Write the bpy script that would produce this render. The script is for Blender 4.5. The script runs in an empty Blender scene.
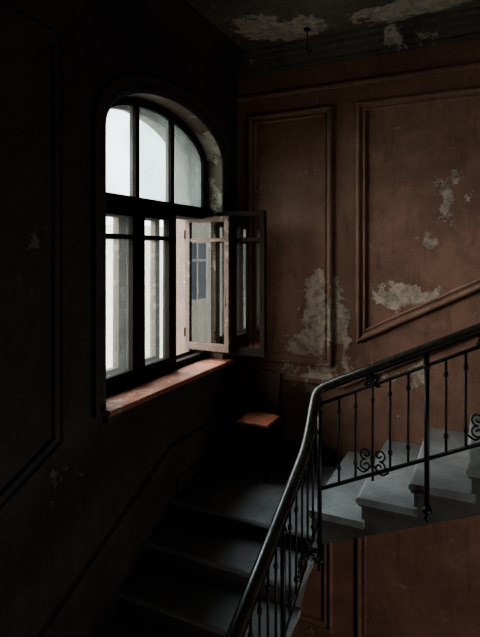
import bpy, bmesh, math, random
from mathutils import Vector, Matrix
random.seed(4)
S = bpy.context.scene
# ---------------------------------------------------------------- helpers
def link(o, parent=None):
    S.collection.objects.link(o)
    if parent: o.parent = parent
    return o
def empty(name, loc=(0,0,0)):
    e = bpy.data.objects.new(name, None); e.empty_display_size = .1
    return link(e)
def finish(bm, name, mat, parent=None, smooth=False, bevel=0):
    bmesh.ops.remove_doubles(bm, verts=bm.verts, dist=1e-5)
    bmesh.ops.recalc_face_normals(bm, faces=bm.faces)
    me = bpy.data.meshes.new(name); bm.to_mesh(me); bm.free()
    mats = mat if isinstance(mat, (list, tuple)) else [mat]
    for m in mats: me.materials.append(m)
    if smooth:
        for p in me.polygons: p.use_smooth = True
    o = bpy.data.objects.new(name, me); link(o, parent)
    if bevel:
        b = o.modifiers.new('bev', 'BEVEL'); b.width = bevel; b.segments = 2; b.limit_method = 'ANGLE'
    return o
def box(bm, a, b, mi=0):
    x0,y0,z0 = a; x1,y1,z1 = b
    v = [bm.verts.new(c) for c in [(x0,y0,z0),(x1,y0,z0),(x1,y1,z0),(x0,y1,z0),(x0,y0,z1),(x1,y0,z1),(x1,y1,z1),(x0,y1,z1)]]
    for f in [(0,1,2,3),(4,5,6,7),(0,1,5,4),(1,2,6,5),(2,3,7,6),(3,0,4,7)]:
        bm.faces.new([v[i] for i in f]).material_index = mi
def tube(bm, pts, r, seg=8, rv=None, rads=None):
    pts = [Vector(p) for p in pts]; rings = []
    rv = rv or r
    for i, p in enumerate(pts):
        t = (pts[min(i+1,len(pts)-1)] - pts[max(i-1,0)]).normalized()
        ref = Vector((0,0,1)) if abs(t.z) < .95 else Vector((0,1,0))
        s = t.cross(ref).normalized(); u = s.cross(t).normalized()
        k = rads[i] if rads else 1
        rings.append([bm.verts.new(p + s*math.cos(a)*r*k + u*math.sin(a)*rv*k) for a in [2*math.pi*j/seg for j in range(seg)]])
    for a, b in zip(rings, rings[1:]):
        for j in range(seg):
            bm.faces.new([a[j], a[(j+1)%seg], b[(j+1)%seg], b[j]])
    bm.faces.new(rings[0]); bm.faces.new(rings[-1])
def lathe(bm, base, prof, seg=12):
    rings = []
    for r, z in prof:
        rings.append([bm.verts.new((base[0]+r*math.cos(2*math.pi*j/seg), base[1]+r*math.sin(2*math.pi*j/seg), base[2]+z)) for j in range(seg)])
    for a, b in zip(rings, rings[1:]):
        for j in range(seg):
            bm.faces.new([a[j], a[(j+1)%seg], b[(j+1)%seg], b[j]])
    bm.faces.new(rings[0]); bm.faces.new(rings[-1])
def sweep2d(bm, path, prof, mp, closed=False):
    n = len(path); P = [Vector(p) for p in path]; rows = []
    for i in range(n):
        if closed or 0 < i < n-1:
            d0 = (P[i]-P[i-1]).normalized(); d1 = (P[(i+1)%n]-P[i]).normalized()
            n0 = Vector((-d0.y, d0.x)); n1 = Vector((-d1.y, d1.x))
            m = (n0+n1)/(1+n0.dot(n1))
        else:
            d = (P[1]-P[0]) if i == 0 else (P[-1]-P[-2]); d.normalize(); m = Vector((-d.y, d.x))
        rows.append([bm.verts.new(mp(P[i].x+m.x*o, P[i].y+m.y*o, dd)) for o, dd in prof])
    rng = range(n) if closed else range(n-1)
    for i in rng:
        a = rows[i]; b = rows[(i+1)%n]
        for j in range(len(prof)-1):
            bm.faces.new([a[j], a[j+1], b[j+1], b[j]])
    if not closed:
        for r in (rows[0], rows[-1]):
            if len(r) > 2: bm.faces.new(r)
def extrude_poly(bm, poly, mp, d0, d1, mi=0):
    a = [bm.verts.new(mp(u, v, d0)) for u, v in poly]; b = [bm.verts.new(mp(u, v, d1)) for u, v in poly]
    bm.faces.new(a).material_index = mi; bm.faces.new(b).material_index = mi
    n = len(poly)
    for i in range(n):
        bm.faces.new([a[i], a[(i+1)%n], b[(i+1)%n], b[i]]).material_index = mi
def crom(pts, k=6):
    pts = [Vector(p) for p in pts]; out = []
    for i in range(len(pts)-1):
        p0 = pts[max(i-1,0)]; p1 = pts[i]; p2 = pts[i+1]; p3 = pts[min(i+2,len(pts)-1)]
        for j in range(k):
            t = j/k
            out.append(.5*((2*p1)+(p2-p0)*t+(2*p0-5*p1+4*p2-p3)*t*t+(3*p1-p0-3*p2+p3)*t**3))
    out.append(pts[-1]); return out

# ---------------------------------------------------------------- materials
class NB:
    def __init__(s, name):
        s.m = bpy.data.materials.new(name); s.m.use_nodes = True; s.t = s.m.node_tree; s.t.nodes.clear()
        s.out = s.t.nodes.new('ShaderNodeOutputMaterial')
        s.pos = s.t.nodes.new('ShaderNodeNewGeometry').outputs['Position']
    def N(s, ty, **kw):
        n = s.t.nodes.new(ty)
        for k, v in kw.items(): setattr(n, k, v)
        return n
    def put(s, sock, v):
        if isinstance(v, bpy.types.NodeSocket): s.t.links.new(v, sock)
        elif isinstance(v, (tuple, list)) and len(v) == 3 and sock.type == 'RGBA': sock.default_value = (*v, 1)
        else: sock.default_value = v
    def math(s, op, a, b=0, clamp=False):
        n = s.N('ShaderNodeMath', operation=op, use_clamp=clamp); s.put(n.inputs[0], a); s.put(n.inputs[1], b); return n.outputs[0]
    def noise(s, scale, detail=6, rough=.6, dist=0, vec=None):
        n = s.N('ShaderNodeTexNoise'); n.inputs['Scale'].default_value = scale; n.inputs['Detail'].default_value = detail
        n.inputs['Roughness'].default_value = rough; n.inputs['Distortion'].default_value = dist
        s.t.links.new(vec or s.pos, n.inputs['Vector']); return n.outputs['Fac']
    def scaled(s, sc):
        mp = s.N('ShaderNodeMapping'); mp.inputs['Scale'].default_value = sc; s.put(mp.inputs[0], s.pos); return mp.outputs[0]
    def maprange(s, v, a, b, c=0, d=1):
        n = s.N('ShaderNodeMapRange'); n.inputs[1].default_value=a; n.inputs[2].default_value=b; n.inputs[3].default_value=c; n.inputs[4].default_value=d
        s.put(n.inputs[0], v); return n.outputs[0]
    def mix(s, f, a, b):
        n = s.N('ShaderNodeMix', data_type='RGBA'); s.put(n.inputs[0], f); s.put(n.inputs[6], a); s.put(n.inputs[7], b); return n.outputs[2]
    def principled(s, col, rough=.6, metal=0, bump=None, bstr=.3, bdist=.01, spec=.5):
        p = s.N('ShaderNodeBsdfPrincipled'); s.put(p.inputs['Base Color'], col); s.put(p.inputs['Roughness'], rough)
        p.inputs['Metallic'].default_value = metal; p.inputs['Specular IOR Level'].default_value = spec
        if bump is not None:
            b = s.N('ShaderNodeBump'); b.inputs['Strength'].default_value = bstr; b.inputs['Distance'].default_value = bdist
            s.put(b.inputs['Height'], bump); s.t.links.new(b.outputs[0], p.inputs['Normal'])
        s.t.links.new(p.outputs[0], s.out.inputs[0]); return s.m

def peeling(name, base, dark, peel, blobs, thr=.66, rough=.55, k=.28, spec=.35, fs=2.6, speck=.63):
    b = NB(name)
    big = b.noise(1.3, 6, .65, .4); mid = b.noise(5, 8, .65, .4); grain = b.noise(60, 4, .6)
    fine = b.math('ADD', b.math('MULTIPLY', b.noise(fs, 12, .68, .5), .6), b.math('MULTIPLY', b.noise(fs*3.2, 10, .7, .6), .4))
    streak = b.noise(3, 8, .7, .3, b.scaled((5, 5, .8)))
    col = b.mix(b.maprange(big, .38, .62), base, dark)
    col = b.mix(b.math('MULTIPLY', b.maprange(mid, .45, .68), .55), col, tuple(c*.5 for c in base))
    col = b.mix(b.math('MULTIPLY', b.maprange(streak, .52, .72), .5), col, tuple(c*.4 for c in dark))
    dust = b.noise(22, 8, .75, .2)
    col = b.mix(b.math('MULTIPLY', b.maprange(dust, .52, .7), .3), col, tuple(c*.5+.5*d for c, d in zip(base, peel)))
    acc = None
    for (x, y, z, rx, ry, rz, s) in blobs:
        v = b.N('ShaderNodeVectorMath', operation='SUBTRACT'); b.put(v.inputs[0], b.pos); v.inputs[1].default_value = (x, y, z)
        d = b.N('ShaderNodeVectorMath', operation='DIVIDE'); b.put(d.inputs[0], v.outputs[0]); d.inputs[1].default_value = (rx, ry, rz)
        l = b.N('ShaderNodeVectorMath', operation='LENGTH'); b.put(l.inputs[0], d.outputs[0])
        f = b.math('MULTIPLY', b.math('SUBTRACT', 1, l.outputs['Value'], True), s)
        acc = f if acc is None else b.math('ADD', acc, f)
    val = fine if acc is None else b.math('ADD', fine, b.math('MULTIPLY', acc, k))
    m = b.maprange(val, thr, thr+.01)
    edge = b.maprange(val, thr-.015, thr)
    m2 = b.maprange(b.noise(9, 10, .72, .4), speck, speck+.015)
    m = b.math('MAXIMUM', m, b.math('MULTIPLY', m2, .4))
    pc = b.mix(b.maprange(b.noise(12, 8, .75), .42, .6), peel, tuple(c*.5 for c in peel))
    col = b.mix(b.math('MULTIPLY', edge, .55), col, tuple(c*.35 for c in base))
    col = b.mix(m, col, pc)
    h = b.math('ADD', b.math('MULTIPLY', m, -.6), b.math('ADD', b.math('MULTIPLY', mid, .5), b.math('MULTIPLY', grain, .05)))
    return b.principled(col, b.math('ADD', b.math('MULTIPLY', m, .3), rough, True), 0, h, .6, .012, spec)

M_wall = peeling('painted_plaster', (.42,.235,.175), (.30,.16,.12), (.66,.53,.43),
   [(-1.33,4.32,-.62,.34,.3,.5,1.0),(-1.25,4.32,-.25,.2,.3,.3,.6),(-1.55,4.32,-.85,.3,.3,.22,.6),(-.62,4.32,-.36,.5,.3,.2,.9),(-.25,4.32,.42,.2,.3,.3,.7),(-.4,4.32,.08,.15,.3,.18,.55),(-1.4,4.32,-1.12,.6,.3,.2,.75),
    (-.75,4.32,-.98,.6,.3,.22,.7),(.1,4.32,-.1,.3,.3,.2,.5),(-1.08,4.32,-.5,.14,.3,.5,.55),(-.75,4.32,.75,.2,.3,.3,.35),(-1.6,4.32,.4,.3,.3,.4,.25)], .625, spec=.3)
M_trim = peeling('painted_moulding', (.42,.245,.185), (.31,.17,.13), (.60,.50,.41),
   [(-1.2,4.3,-.6,.2,.3,.5,.7),(-1.5,4.3,-1.0,.5,.3,.2,.6),(-.6,4.3,-.6,.5,.3,.3,.4)], .62)
M_dark = peeling('shade_toned_plaster', (.075,.068,.062), (.045,.043,.041), (.18,.165,.15), [(-2.1,1.9,.1,.3,.3,.3,.7),(-2.1,2.2,-1.2,.5,.5,.3,.4)], .63, spec=.25)  # shade of the unlit window wall is put into this plaster colour
M_ceil = peeling('ceiling_plaster', (.20,.185,.155), (.12,.11,.095), (.60,.55,.46),
   [(-1.43,3.92,1.84,.5,.32,.4,1.2),(-1.7,3.7,1.84,.3,.3,.4,.6),(-.57,3.95,1.84,.5,.3,.4,.95),(-.1,3.9,1.84,.5,.3,.3,.7),(-.4,4.25,1.72,1.0,.2,.12,.45)], .61, fs=3.6)
M_reveal = peeling('reveal_plaster', (.22,.155,.12), (.15,.105,.085), (.52,.46,.39), [(-2.2,3.95,.9,.4,.4,.5,.8),(-2.2,3.95,.2,.3,.4,.5,.5)], .62, fs=4)
def stone(name, c1, c2, rough=.5):
    b = NB(name); n = b.noise(3, 8, .65, .3); g = b.noise(45, 5, .7)
    col = b.mix(b.maprange(n, .35, .65), c1, c2); col = b.mix(b.maprange(g, .5, .75), col, tuple(c*.6 for c in c1))
    return b.principled(col, b.maprange(n, .3, .7, rough, rough+.2), 0, g, .2, .004)
M_tread = stone('worn_stone_tread', (.34,.36,.36), (.20,.215,.215), .4)
M_stair = stone('stair_plaster', (.16,.155,.145), (.10,.095,.09), .7)
M_floor = stone('stone_floor', (.2,.19,.18), (.13,.125,.12), .5)
def wood(name, c1, c2, rough=.4, peel=None, spec=.5):
    b = NB(name); n = b.noise(3, 8, .65, .6, b.scaled((12,1.5,12))); col = b.mix(b.maprange(n, .35, .65), c1, c2)
    if peel: col = b.mix(b.maprange(b.noise(11, 9, .7, .3), .56, .58), col, peel)
    return b.principled(col, rough, 0, n, .25, .003, spec)
M_frame = wood('dark_window_wood', (.024,.016,.012), (.014,.010,.008), .7, spec=.1)
M_frame2 = wood('weathered_outer_wood', (.14,.098,.075), (.085,.06,.045), .6, (.22,.17,.135), .25)
M_sill = wood('sill_board_wood', (.36,.155,.105), (.24,.095,.065), .5, (.44,.28,.22), .3)
M_rail = wood('handrail_wood', (.07,.062,.055), (.035,.03,.028), .24)
M_chair = wood('chair_wood', (.44,.17,.10), (.31,.11,.065), .4)
M_chaird = wood('chair_dark_wood', (.035,.022,.017), (.025,.015,.012), .7, spec=.15)
b = NB('black_iron'); g = b.noise(70, 4, .6); M_iron = b.principled(b.mix(b.maprange(g, .4, .7), (.016,.017,.018), (.035,.032,.03)), .42, .3, g, .2, .002)
def glass(name, tint, tint2, dirt, amt, refl=1.0):
    b = NB(name); tr = b.N('ShaderNodeBsdfTransparent')
    b.put(tr.inputs[0], b.mix(b.maprange(b.noise(1.6, 7, .6, .8), .35, .65), tint, tint2))
    gl = b.N('ShaderNodeBsdfGlossy'); gl.inputs['Roughness'].default_value = .015; b.put(gl.inputs[0], (1,1,1))
    # two-sided Schlick reflectance of a thin pane
    lw = b.N('ShaderNodeLayerWeight'); lw.inputs['Blend'].default_value = .5
    f = b.math('ADD', b.math('MULTIPLY', b.math('POWER', lw.outputs['Facing'], 5.0), .92), .08)
    m1 = b.N('ShaderNodeMixShader'); b.put(m1.inputs[0], b.math('MULTIPLY', f, refl, True)); b.put(m1.inputs[1], tr.outputs[0]); b.put(m1.inputs[2], gl.outputs[0])
    tl = b.N('ShaderNodeBsdfTranslucent'); b.put(tl.inputs[0], dirt)
    m2 = b.N('ShaderNodeMixShader'); n = b.noise(2.2, 8, .6, .5); b.put(m2.inputs[0], b.maprange(n, .3, .7, amt*.5, amt*1.3)); b.put(m2.inputs[1], m1.outputs[0]); b.put(m2.inputs[2], tl.outputs[0])
    b.t.links.new(m2.outputs[0], b.out.inputs[0]); return b.m
M_glass = glass('window_glass', (.96,.98,.97), (.88,.92,.90), (.6,.65,.62), .04)
M_glassf0 = glass('dusty_fanlight_glass', (.92,.96,.94), (.58,.64,.62), (.5,.55,.53), .08)
M_glassf = glass('misted_fanlight_glass', (.62,.68,.655), (.40,.46,.44), (.45,.5,.48), .12)
M_glassg = glass('grimy_fanlight_glass', (.34,.39,.375), (.14,.17,.165), (.3,.34,.32), .2)
M_glassl = glass('leaf_glass', (.8,.82,.8), (.7,.7,.68), (.4,.36,.32), .06, 2.0)
M_fac = stone('facade_stucco', (.60,.53,.43), (.52,.45,.36), .8)
M_facw = stone('facade_window_dark', (.12,.13,.14), (.09,.1,.11), .3)
M_fact = stone('facade_trim', (.7,.63,.54), (.6,.53,.44), .8)
M_ground = stone('courtyard_paving', (.35,.34,.32), (.28,.27,.26), .8)

# ---------------------------------------------------------------- dimensions
XL=-2.1; YB=4.32; XR=2.6; YF=-1.2; ZC=1.84; ZF=-3.5; XO=-2.6
WY0=2.445; WY1=4.0; WZ0=-.98; SPR=.79; RISE=.35
WC=(WY0+WY1)/2; WH=(WY1-WY0)/2
def archz(y, inset=0):
    u = max(-1, min(1, (y-WC)/(WH-inset))); return SPR + (RISE-inset)*math.sqrt(max(0, 1-u*u))
# ---------------------------------------------------------------- left wall with arched opening
bm = bmesh.new()
NA = 28
ys = [WC - WH*math.cos(math.pi*i/NA) for i in range(NA+1)]
for X in (XL, XO):
    def q(y0, z0, y1, z1):
        bm.faces.new([bm.verts.new(c) for c in [(X,y0,z0),(X,y1,z0),(X,y1,z1),(X,y0,z1)]])
    q(YF, ZF, WY0, ZC); q(WY1, ZF, YB+.3, ZC); q(WY0, ZF, WY1, WZ0)
    for a, c in zip(ys, ys[1:]):
        bm.faces.new([bm.verts.new(v) for v in [(X,a,archz(a)),(X,c,archz(c)),(X,c,ZC),(X,a,ZC)]])
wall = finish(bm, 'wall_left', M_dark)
path = [(WY0,WZ0),(WY0,SPR)] + [(y,archz(y)) for y in ys[1:-1]] + [(WY1,SPR),(WY1,WZ0)]
bm = bmesh.new(); n=len(path)
for i in range(n):
    p, r = path[i], path[(i+1)%n]
    bm.faces.new([bm.verts.new(v) for v in [(XL,p[0],p[1]),(XL,r[0],r[1]),(XO,r[0],r[1]),(XO,p[0],p[1])]])
finish(bm, 'window_reveal', M_reveal, wall)
bm = bmesh.new(); box(bm, (XL,YB,ZF-.1),(XR+.1,YB+.2,ZC+.1)); finish(bm, 'wall_back', M_wall)
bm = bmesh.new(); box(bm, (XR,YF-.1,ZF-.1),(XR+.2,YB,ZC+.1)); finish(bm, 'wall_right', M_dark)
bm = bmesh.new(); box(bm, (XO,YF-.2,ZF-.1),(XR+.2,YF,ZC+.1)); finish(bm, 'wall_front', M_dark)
bm = bmesh.new(); box(bm, (XO,YF-.2,ZF-.15),(XR+.2,YB+.3,ZF)); finish(bm, 'floor', M_floor)
bm = bmesh.new(); box(bm, (XO,YF-.2,ZC),(XR+.2,YB+.3,ZC+.15)); finish(bm, 'ceiling', M_ceil)

# ---------------------------------------------------------------- mouldings
mpB = lambda u, v, d: (u, YB-d, v)
mpL = lambda u, v, d: (XL+d, u, v)
PROF = [(0,0),(0,.022),(.012,.032),(.026,.032),(.034,.016),(.055,.012),(.062,.022),(.074,.022),(.082,0)]
def loop(name, pts, mp, mat, prof=PROF):
    bm = bmesh.new(); sweep2d(bm, pts, prof, mp, True); return finish(bm, name, mat)
loop('trim_1', [(-1.985,-.99),(-1.178,-.99),(-1.178,1.28),(-1.985,1.28)], mpB, M_trim)
loop('trim_2', [(-.97,-.7675),(1.3,.39),(1.3,1.28),(-.97,1.28)], mpB, M_trim)
loop('trim_3', [(-1.985,-3.3),(-1.178,-3.3),(-1.178,-2.15),(-1.985,-2.15)], mpB, M_trim)
loop('trim_4', [(-.97,-3.3),(1.3,-3.3),(1.3,-1.15),(-.97,-2.15)], mpB, M_trim)
loop('trim_5', [(.3,-1.9),(2.1,-1.05),(2.1,1.2),(.3,1.2)], mpL, M_dark)
CP = [(0,0),(0,.02),(.02,.03),(.035,.03),(.04,.045),(.07,.065),(.10,.075),(.115,.10),(.145,.11),(.16,.14),(.18,.145),(.18,0)]
bm = bmesh.new(); sweep2d(bm, [(XL,1.66),(XR,1.66)], CP, mpB); finish(bm, 'trim_6', M_ceil)
bm = bmesh.new(); sweep2d(bm, [(YF,1.66),(YB,1.66)], CP, mpL); finish(bm, 'trim_7', M_dark)
RP = [(0,0),(0,.02),(.012,.028),(.03,.028),(.04,.012),(.05,0)]
bm = bmesh.new(); sweep2d(bm, [(XL,1.43),(XR,1.43)], RP, mpB); finish(bm, 'trim_8', M_trim)
bm = bmesh.new(); sweep2d(bm, [(XL,-1.16),(-1.08,-1.16),(XR,.72)], RP, mpB); finish(bm, 'trim_9', M_trim)
bm = bmesh.new(); sweep2d(bm, [(0,-2.95),(3.15,-1.47),(YB,-1.47)], RP, mpL); finish(bm, 'trim_10', M_dark)
SP = [(0,0),(0,.02),(.13,.02),(.15,.01),(.15,0)]
bm = bmesh.new(); sweep2d(bm, [(XL+.021,-1.85),(-1.11,-1.85)], SP, mpB); finish(bm, 'baseboard_back', M_dark)
bm = bmesh.new(); sweep2d(bm, [(3.25,-1.85),(YB,-1.85)], SP, mpL); finish(bm, 'baseboard_left', M_dark)
AP = [(-.002,0),(-.002,.012),(.02,.028),(.04,.03),(.05,.02),(.085,.024),(.1,.036),(.115,.036),(.12,0)]
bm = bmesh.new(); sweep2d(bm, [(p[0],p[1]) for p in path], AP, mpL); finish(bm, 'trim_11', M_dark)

# ---------------------------------------------------------------- window
win = empty('window_1')
IX0, IX1 = -2.31, -2.25
OX0, OX1 = -2.45, -2.40
B1, B2 = 2.98, 3.44
TZ0, TZ1 = .30, .40
BZ = .115
def frame(x0, x1, name, mat, inner=True):
    bm = bmesh.new()
    prof = [(0,x0),(-.06,x0),(-.06,x1),(0,x1),(0,x0)]
    sweep2d(bm, path, prof, lambda u,v,d:(d,u,v))
    box(bm, (x0,WY0,WZ0),(x1,WY1,WZ0+.09))
    box(bm, (x0-.01,WY0,TZ0),(x1+.025,WY1,TZ1))
    mw = .035 if inner else .02
    for y in (B1, B2):
        if inner: box(bm, (x0,y-.022,TZ1),(x1,y+.022,archz(y,.03)))
        box(bm, (x0,y-mw,WZ0+.05),(x1+.01,y+mw,TZ0))
    for a, c in ((WY0+.06, B1-mw),(B1+mw, B2-mw)):
        w=.035 if inner else .025
        box(bm,(x0+.01,a,WZ0+.09),(x1+.012,a+w,TZ0)); box(bm,(x0+.01,c-w,WZ0+.09),(x1+.012,c,TZ0))
        box(bm,(x0+.01,a+w,WZ0+.09),(x1+.012,c-w,WZ0+.15)); box(bm,(x0+.01,a+w,TZ0-.04),(x1+.012,c-w,TZ0))
        box(bm,(x0+.015,a+w,BZ-.016),(x1,c-w,BZ+.016))
    return finish(bm, name, mat, win, bevel=.004)
frame(IX0, IX1, 'inner_frame', M_frame)
frame(OX0, OX1, 'outer_frame', M_frame2, False)
def pane(pts, name, mat):
    bm = bmesh.new(); bm.faces.new([bm.verts.new(p) for p in pts]); return finish(bm, name, mat, win)
def fan(x, a, c, name, mat):
    n=10; yy=[a+(c-a)*i/n for i in range(n+1)]
    pane([(x,c,TZ1-.01),(x,a,TZ1-.01)]+[(x,v,archz(v,.03)) for v in yy], name, mat)
for nm, x in (('inner',(IX0+IX1)/2),('outer',(OX0+OX1)/2)):
    if nm=='inner':
        fan(x, WY0+.04, B1, 'fanlight_glass_left', M_glassf0); fan(x, B1, B2, 'fanlight_glass_middle', M_glassf); fan(x, B2, WY1-.04, 'fanlight_glass_right', M_glassg)
    else: fan(x, WY0+.04, WY1-.04, 'outer_fanlight_glass', M_glass)
    pane([(x,WY0+.03,WZ0+.05),(x,B1,WZ0+.05),(x,B1,TZ0+.02),(x,WY0+.03,TZ0+.02)], nm+'_left_glass', M_glass)
    pane([(x,B1,WZ0+.05),(x,B2,WZ0+.05),(x,B2,TZ0+.02),(x,B1,TZ0+.02)], nm+'_middle_glass', M_glass)
def leaf(name, hx, hy, w, ang, z0, z1, mat):
    bm = bmesh.new(); s=.045; t=.02
    box(bm,(0,-t,z0),(s,t,z1)); box(bm,(w-s,-t,z0),(w,t,z1))
    box(bm,(s,-t,z0),(w-s,t,z0+.065)); box(bm,(s,-t,z1-s),(w-s,t,z1)); box(bm,(s,-t*.7,BZ-.016),(w-s,t*.7,BZ+.016))
    tube(bm,[(w-s/2,-t-.02,z0+.5),(w-s/2,-t-.03,z0+.45),(w-s/2,-t-.02,z0+.40)],.007)
    for z in (z0+.15, z1-.15): tube(bm,[(-.006,-t,z-.04),(-.006,-t,z+.04)],.009)
    R = Matrix.Translation((hx,hy,0)) @ Matrix.Rotation(ang,4,'Z'); bm.transform(R)
    finish(bm, name, mat, win, bevel=.003)
    bm = bmesh.new(); bm.faces.new([bm.verts.new(p) for p in [(s-.01,0,z0+.05),(w-s+.01,0,z0+.05),(w-s+.01,0,z1-.04),(s-.01,0,z1-.04)]]); bm.transform(R)
    finish(bm, name+'_glass', M_glassl, win)
leaf('outer_casement_leaf', -2.42, 3.915, .45, math.radians(-2), -.86, .347-.03, M_frame2)
leaf('inner_casement_leaf', -2.13, 3.955, .475, math.radians(-1), -.88, .36, M_frame)
bm = bmesh.new(); box(bm,(-2.25,WY0-.06,WZ0),(-2.0,WY1+.06,WZ0+.035)); 
finish(bm,'sill_board',M_sill,win,bevel=.008)
bm = bmesh.new(); box(bm,(-2.1,WY0-.02,WZ0-.06),(-2.05,WY1+.02,WZ0)); finish(bm,'sill_apron',M_dark,win,bevel=.006)

# ---------------------------------------------------------------- stairs
G=.32; R_=.15; ZL=-1.85
mpX = lambda u,v,d:(u,d,v)
mpY = lambda u,v,d:(d,u,v)
def nosing_slab(bm, mp, u_front, u_back, z, d0, d1, mi):
    sgn = 1 if u_back>u_front else -1
    r=.022; pts=[]
    for i in range(7):
        a = math.pi/2 + math.pi*i/6
        pts.append((u_front+sgn*(r+math.cos(a)*r), z-r+math.sin(a)*r))
    pts += [(u_back, z-2*r),(u_back, z)]
    extrude_poly(bm, pts, mp, d0, d1, mi)
bm = bmesh.new(); poly=[]; NS=10
poly.append((3.22, ZL-.03))
for i in range(1, NS+1):
    zt = ZL - R_*i
    poly.append((3.22-G*(i-1), zt-.03)); poly.append((3.22-G*i, zt-.03))
poly.append((3.22-G*NS, ZF)); poly.append((3.22-G*NS+.5, ZF)); poly.append((3.22, ZL-.22))
extrude_poly(bm, poly, mpY, XL+.005, -1.02, 0)
for i in range(0, NS+1):
    nosing_slab(bm, mpY, 3.2-G*i, 3.2-G*i+(G+.04 if i else .1), ZL-R_*i, XL+.005, -.995, 1)
finish(bm, 'stair_flight', [M_stair, M_tread])
bm = bmesh.new(); box(bm,(XL+.005,3.221,ZL-.2),(-1.02,YB-.002,ZL-.03)); box(bm,(XL+.005,3.30,ZL-.03),(-1.0,YB-.002,ZL)); finish(bm,'stair_landing',M_tread)
bm = bmesh.new(); poly=[]; NU=8
x0=-1.05
poly=[(x0+.03, ZL-.03)]
for i in range(1, NU+1):
    zt=ZL+R_*i-.03
    poly.append((x0+.03+G*(i-1), zt)); poly.append((x0+.03+G*i, zt))
xe=x0+.03+G*NU
poly.append((xe, ZL+R_*NU-.2)); poly.append((x0+.06+.0, ZL-.09)); 
extrude_poly(bm, poly, mpX, 3.25, YB-.002, 0)
for i in range(1, NU+1):
    nosing_slab(bm, mpX, x0+G*(i-1), x0+G*i+.05, ZL+R_*i, 3.215, YB-.002, 1)
    box(bm,(x0+G*(i-1)+.015,3.232,ZL+R_*i-.062),(x0+G*i+.02,3.26,ZL+R_*i-.04),0)
finish(bm, 'stair_flight', [M_stair, M_tread])
zt=ZL+R_*(NU)
bm = bmesh.new(); box(bm,(xe,3.0,zt-.2),(XR-.002,YB-.002,zt)); finish(bm,'stair_landing',M_tread)

# ---------------------------------------------------------------- railing
rl = empty('stair_railing')
RX=-.968; RY=3.185
def z1(y): return -1.244-.465*(2.828-y)
def z2(x): return -.878+.475*(x+.968)
hp = [(RX,.0,z1(0)),(RX,.7,z1(.7)),(RX,1.4,z1(1.4)),(RX,2.1,z1(2.1)),(RX,2.5,z1(2.5)),(RX,2.80,z1(2.80)),(RX,2.93,-1.185),(RX,3.03,-1.08),(RX,3.10,-.98),(RX+.006,3.15,-.905),(RX+.035,3.18,-.868),(-.86,RY,z2(-.86)),(-.7,RY,z2(-.7)),(-.3,RY,z2(-.3)),(.4,RY,z2(.4)),(1.4,RY,z2(1.4))]
hpath = crom(hp, 7)
bm = bmesh.new(); tube(bm, hpath, .034, 14, rv=.026); finish(bm,'handrail',M_rail,rl,smooth=True)
bm = bmesh.new(); tube(bm, [p-Vector((0,0,.03)) for p in hpath], .016, 6, rv=.009); finish(bm,'rail_core',M_iron,rl,smooth=True)
def hz1(y):
    for a, c in zip(hpath, hpath[1:]):
        if a.y<=y<=c.y and a.x<RX+.02: return a.z+(c.z-a.z)*((y-a.y)/max(1e-6,c.y-a.y))
    return z1(y)
bm = bmesh.new()
T=.0075
def flat(p, q, w=.008, h=.012): tube(bm,[p,q],w,6,rv=h)
flat((RX+.02,RY,z2(RX)-.10),(1.4,RY,z2(1.4)-.10))
flat((RX,RY,z2(RX)-.66),(1.4,RY,z2(1.4)-.66), .009,.013)
def newel(x,y,zt,zb):
    tube(bm,[(x,y,zb+.05),(x,y,zt)],.015,10)
    lathe(bm,(x,y,zb),[(.002,-.035),(.012,-.028),(.017,-.015),(.012,0),(.008,.01),(.026,.022),(.031,.035),(.024,.05),(.014,.06)])
    lathe(bm,(x,y,zt-.10),[(.012,-.02),(.022,-.012),(.022,.012),(.012,.02)])
def spiral(c, r0, turns, a0, sx, flip=1, n=22, plane='x'):
    pts=[]
    for i in range(n):
        t=i/(n-1); a=a0+flip*turns*2*math.pi*t; r=r0*(1-.78*t)
        du=sx*math.cos(a)*r; dz=math.sin(a)*r
        pts.append((c[0]+du,c[1],c[2]+dz) if plane=='x' else (c[0],c[1]+du,c[2]+dz))
    return pts
def ornament(x,y,z,plane='x', s=1.0):
    for sx in (-1,1):
        for fz in (-1,1):
            c = (x+sx*.036*s,y,z+fz*.032*s) if plane=='x' else (x,y+sx*.036*s,z+fz*.032*s)
            tube(bm, spiral(c,.034*s,1.25,(-math.pi/2 if fz>0 else math.pi/2),sx,fz,plane=plane), .006, 6)
        e = (x+sx*.085*s,y,z-.05*s) if plane=='x' else (x,y+sx*.085*s,z-.05*s)
        m = (x+sx*.045*s,y,z-.07*s) if plane=='x' else (x,y+sx*.045*s,z-.07*s)
        tube(bm, crom([(x,y,z-.02*s), m, e],5), .006, 6)
    lathe(bm,(x,y,z),[(.008,-.025),(.014,-.018),(.014,.018),(.008,.025)])
def baluster(x,y,zb,zt,kind=0):
    tube(bm,[(x,y,zb),(x,y,zt)],T,8)
    for zz in (zt-.10, zb+.10):
        lathe(bm,(x,y,zz),[(T,-.018),(.013,-.01),(.014,0),(.013,.01),(T,.018)],8)
for i in range(0,24):
    x = -.30 + .1057*(i-6)
    if x>1.38: break
    if i==0: continue
    j=(i-6)%6
    if j==0:
        newel(x,RY,z2(x)-.01,z2(x)-1.0)
        box(bm,(x-.012,RY,z2(x)-.90),(x+.012,3.26,z2(x)-.88))
    else:
        baluster(x,RY,z2(x)-.66,z2(x)-.10)
        if j==3:
            tube(bm,[(x,RY,z2(x)-.70),(x,RY,z2(x)-.02)],.008,8)
            ornament(x,RY,z2(x)-.575,s=1.15); ornament(x,RY,z2(x)-.075,s=.6)
newel(RX+.012,RY,-.90,-2.03)
box(bm,(RX-.08,RY-.012,-1.95),(RX+.01,RY+.012,-1.93))
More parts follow.
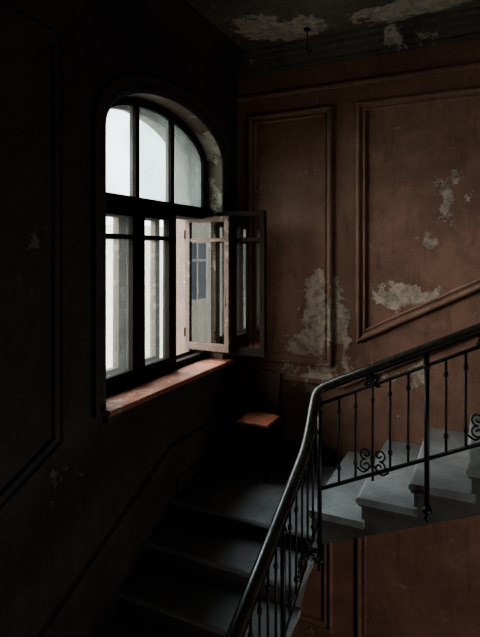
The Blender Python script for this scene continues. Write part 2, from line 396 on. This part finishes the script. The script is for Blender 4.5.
def bar1(off): tube(bm,[(RX,y,z1(y)-off) for y in (0,1,2,2.83)]+[(RX,RY,z1(RY)-off+.03)],.008,6,rv=.012)
bar1(.10); bar1(.70)
for i in range(0,29):
    y = RY-.1057*(i+1)
    if y<.05: break
    j=(i+1)%6
    top = hz1(y)-.02
    if j==0:
        newel(RX,y,top,z1(y)-1.0); box(bm,(RX-.07,y-.012,z1(y)-.93),(RX,y+.012,z1(y)-.91))
    else:
        baluster(RX,y,z1(y)-.70,z1(y)-.10 if y<2.8 else top)
        if j==3: ornament(RX,y,z1(y)-.62,'y')
finish(bm,'iron_balusters',M_iron,rl,smooth=True)

# ---------------------------------------------------------------- chair in the corner
ch = empty('wooden_chair')
cx, cy, zs = -1.69, 3.88, -1.375; h=.145
ZG=ZL+.003
bm=bmesh.new(); box(bm,(cx-h,cy-h,zs-.03),(cx+h,cy+h,zs)); finish(bm,'seat',M_chair,ch,bevel=.01)
bm=bmesh.new()
for sx in (-1,1):
    tube(bm,[(cx+sx*(h-.025),cy-h+.025,ZG),(cx+sx*(h-.035),cy-h+.035,zs-.02)],.02,8)
    tube(bm,[(cx+sx*(h-.02),cy+h+.03,ZG),(cx+sx*(h-.025),cy+h-.015,zs-.02),(cx+sx*(h-.025),cy+h,zs+.1),(cx+sx*(h-.02),cy+h+.04,zs+.34)],.018,8)
    tube(bm,[(cx+sx*(h-.03),cy-h+.03,ZL+.16),(cx+sx*(h-.03),cy+h+.01,ZL+.16)],.01,8)
    box(bm,(cx+sx*(h-.03)-.01,cy-h+.04,zs-.08),(cx+sx*(h-.03)+.01,cy+h-.03,zs-.03))
tube(bm,[(cx-h+.03,cy,ZL+.16),(cx+h-.03,cy,ZL+.16)],.01,8)
box(bm,(cx-h+.04,cy-h+.02,zs-.08),(cx+h-.04,cy-h+.04,zs-.03))
finish(bm,'legs_and_frame',M_chaird,ch)
bm=bmesh.new(); rows=[]
for i in range(9):
    t=i/8; x=cx-h+.02+t*(2*h-.04); cu=.02*math.sin(math.pi*t)
    rows.append([bm.verts.new(v) for v in [(x,cy+h+cu-.005,zs+.10),(x,cy+h+.035+cu,zs+.33+cu),(x,cy+h+.05+cu,zs+.33+cu),(x,cy+h+.01+cu,zs+.10)]])
for a,c in zip(rows,rows[1:]):
    for j in range(4): bm.faces.new([a[j],a[(j+1)%4],c[(j+1)%4],c[j]])
bm.faces.new(rows[0]); bm.faces.new(rows[-1]); finish(bm,'back_board',M_chaird,ch)

# ceiling hook
bm=bmesh.new(); hx,hy=-1.30,3.98
lathe(bm,(hx,hy,ZC-.012),[(.03,.012),(.03,0),(.01,-.01)])
tube(bm,[(hx,hy,ZC),(hx,hy,ZC-.16)]+[(hx+.02-.02*math.cos(a),hy,ZC-.17-.025*math.sin(a)) for a in [i*math.pi/6 for i in range(8)]],.005,6)
finish(bm,'ceiling_hook',M_iron)

# ---------------------------------------------------------------- outside
def building(name, x, y0, y1, z1_, first, rows):
    bm=bmesh.new(); box(bm,(x-3,y0,-8),(x,y1,z1_),0)
    box(bm,(x-3.1,y0-.1,z1_-.25),(x+.15,y1+.1,z1_),2)
    yy=first
    while yy<y1-1.4:
        for zz in rows:
            box(bm,(x,yy-.12,zz-.12),(x+.05,yy+1.12,zz+1.82),2); box(bm,(x+.0,yy,zz),(x+.06,yy+1.0,zz+1.7),1)
            box(bm,(x+.05,yy+.47,zz),(x+.09,yy+.53,zz+1.7),2); box(bm,(x+.05,yy,zz+1.15),(x+.09,yy+1.0,zz+1.21),2)
        yy+=2.2
    return finish(bm,name,[M_fac,M_facw,M_fact])
building('apartment_building',-8.5,10.6,24,.75,13.5,(-2.2,-5.2))
building('apartment_building',-8.5,-18,-4,2.0,-16.5,(-4.6,-1.4))
bm=bmesh.new(); box(bm,(-30,-25,-8.2),(-2.6,30,-8)); finish(bm,'courtyard_ground',M_ground)

# ---------------------------------------------------------------- light
w = bpy.data.worlds.new('overcast_sky'); S.world=w; w.use_nodes=True
bg = w.node_tree.nodes['Background']; bg.inputs[0].default_value=(.84,.95,1,1); bg.inputs[1].default_value=2.3
L = bpy.data.lights.new('window_sky_portal','AREA'); L.shape='RECTANGLE'; L.size=2.2; L.size_y=1.6
L.cycles.is_portal=True
lo = bpy.data.objects.new('window_sky_portal',L); lo.location=(-2.62,WC,.08); lo.rotation_euler=(0,math.radians(-90),0); link(lo)
def sun(name, d, e, ang, col):
    l = bpy.data.lights.new(name,'SUN'); l.energy=e; l.angle=math.radians(ang); l.color=col
    o = bpy.data.objects.new(name,l); o.rotation_euler=Vector(d).to_track_quat('-Z','Y').to_euler(); o.location=(-6,0,5); link(o)
sun('added_room_fill', (.80,.42,-.27), 7, 62, (1,.97,.92))  # added fill through the window to brighten the room; the sky is overcast
sun('added_tread_fill', (.50,-.12,-.75), 4, 50, (.88,.96,1))  # extra skylight added from above to brighten the stair treads
l = bpy.data.lights.new('added_lower_fill','AREA'); l.shape='RECTANGLE'; l.size=1.2; l.size_y=1.0; l.energy=19; l.color=(1,.95,.88)  # unseen fill added to brighten the wall under the stairs, no known lamp
o = bpy.data.objects.new('added_lower_fill',l); o.location=(2.5,1.6,-2.5); o.rotation_euler=(0,math.radians(90),0); link(o)

cam = bpy.data.cameras.new('camera'); co=bpy.data.objects.new('camera',cam); link(co)
cam.lens=506/637*36; cam.sensor_width=36; cam.shift_y=-65.5/637; cam.clip_start=.02
co.location=(0,0,0); co.rotation_euler=(math.radians(90),0,math.radians(25.65))
S.camera=co
S.view_settings.view_transform='AgX'
try: S.view_settings.look='AgX - Medium High Contrast'
except Exception as e: print(e)
S.view_settings.exposure=1.0
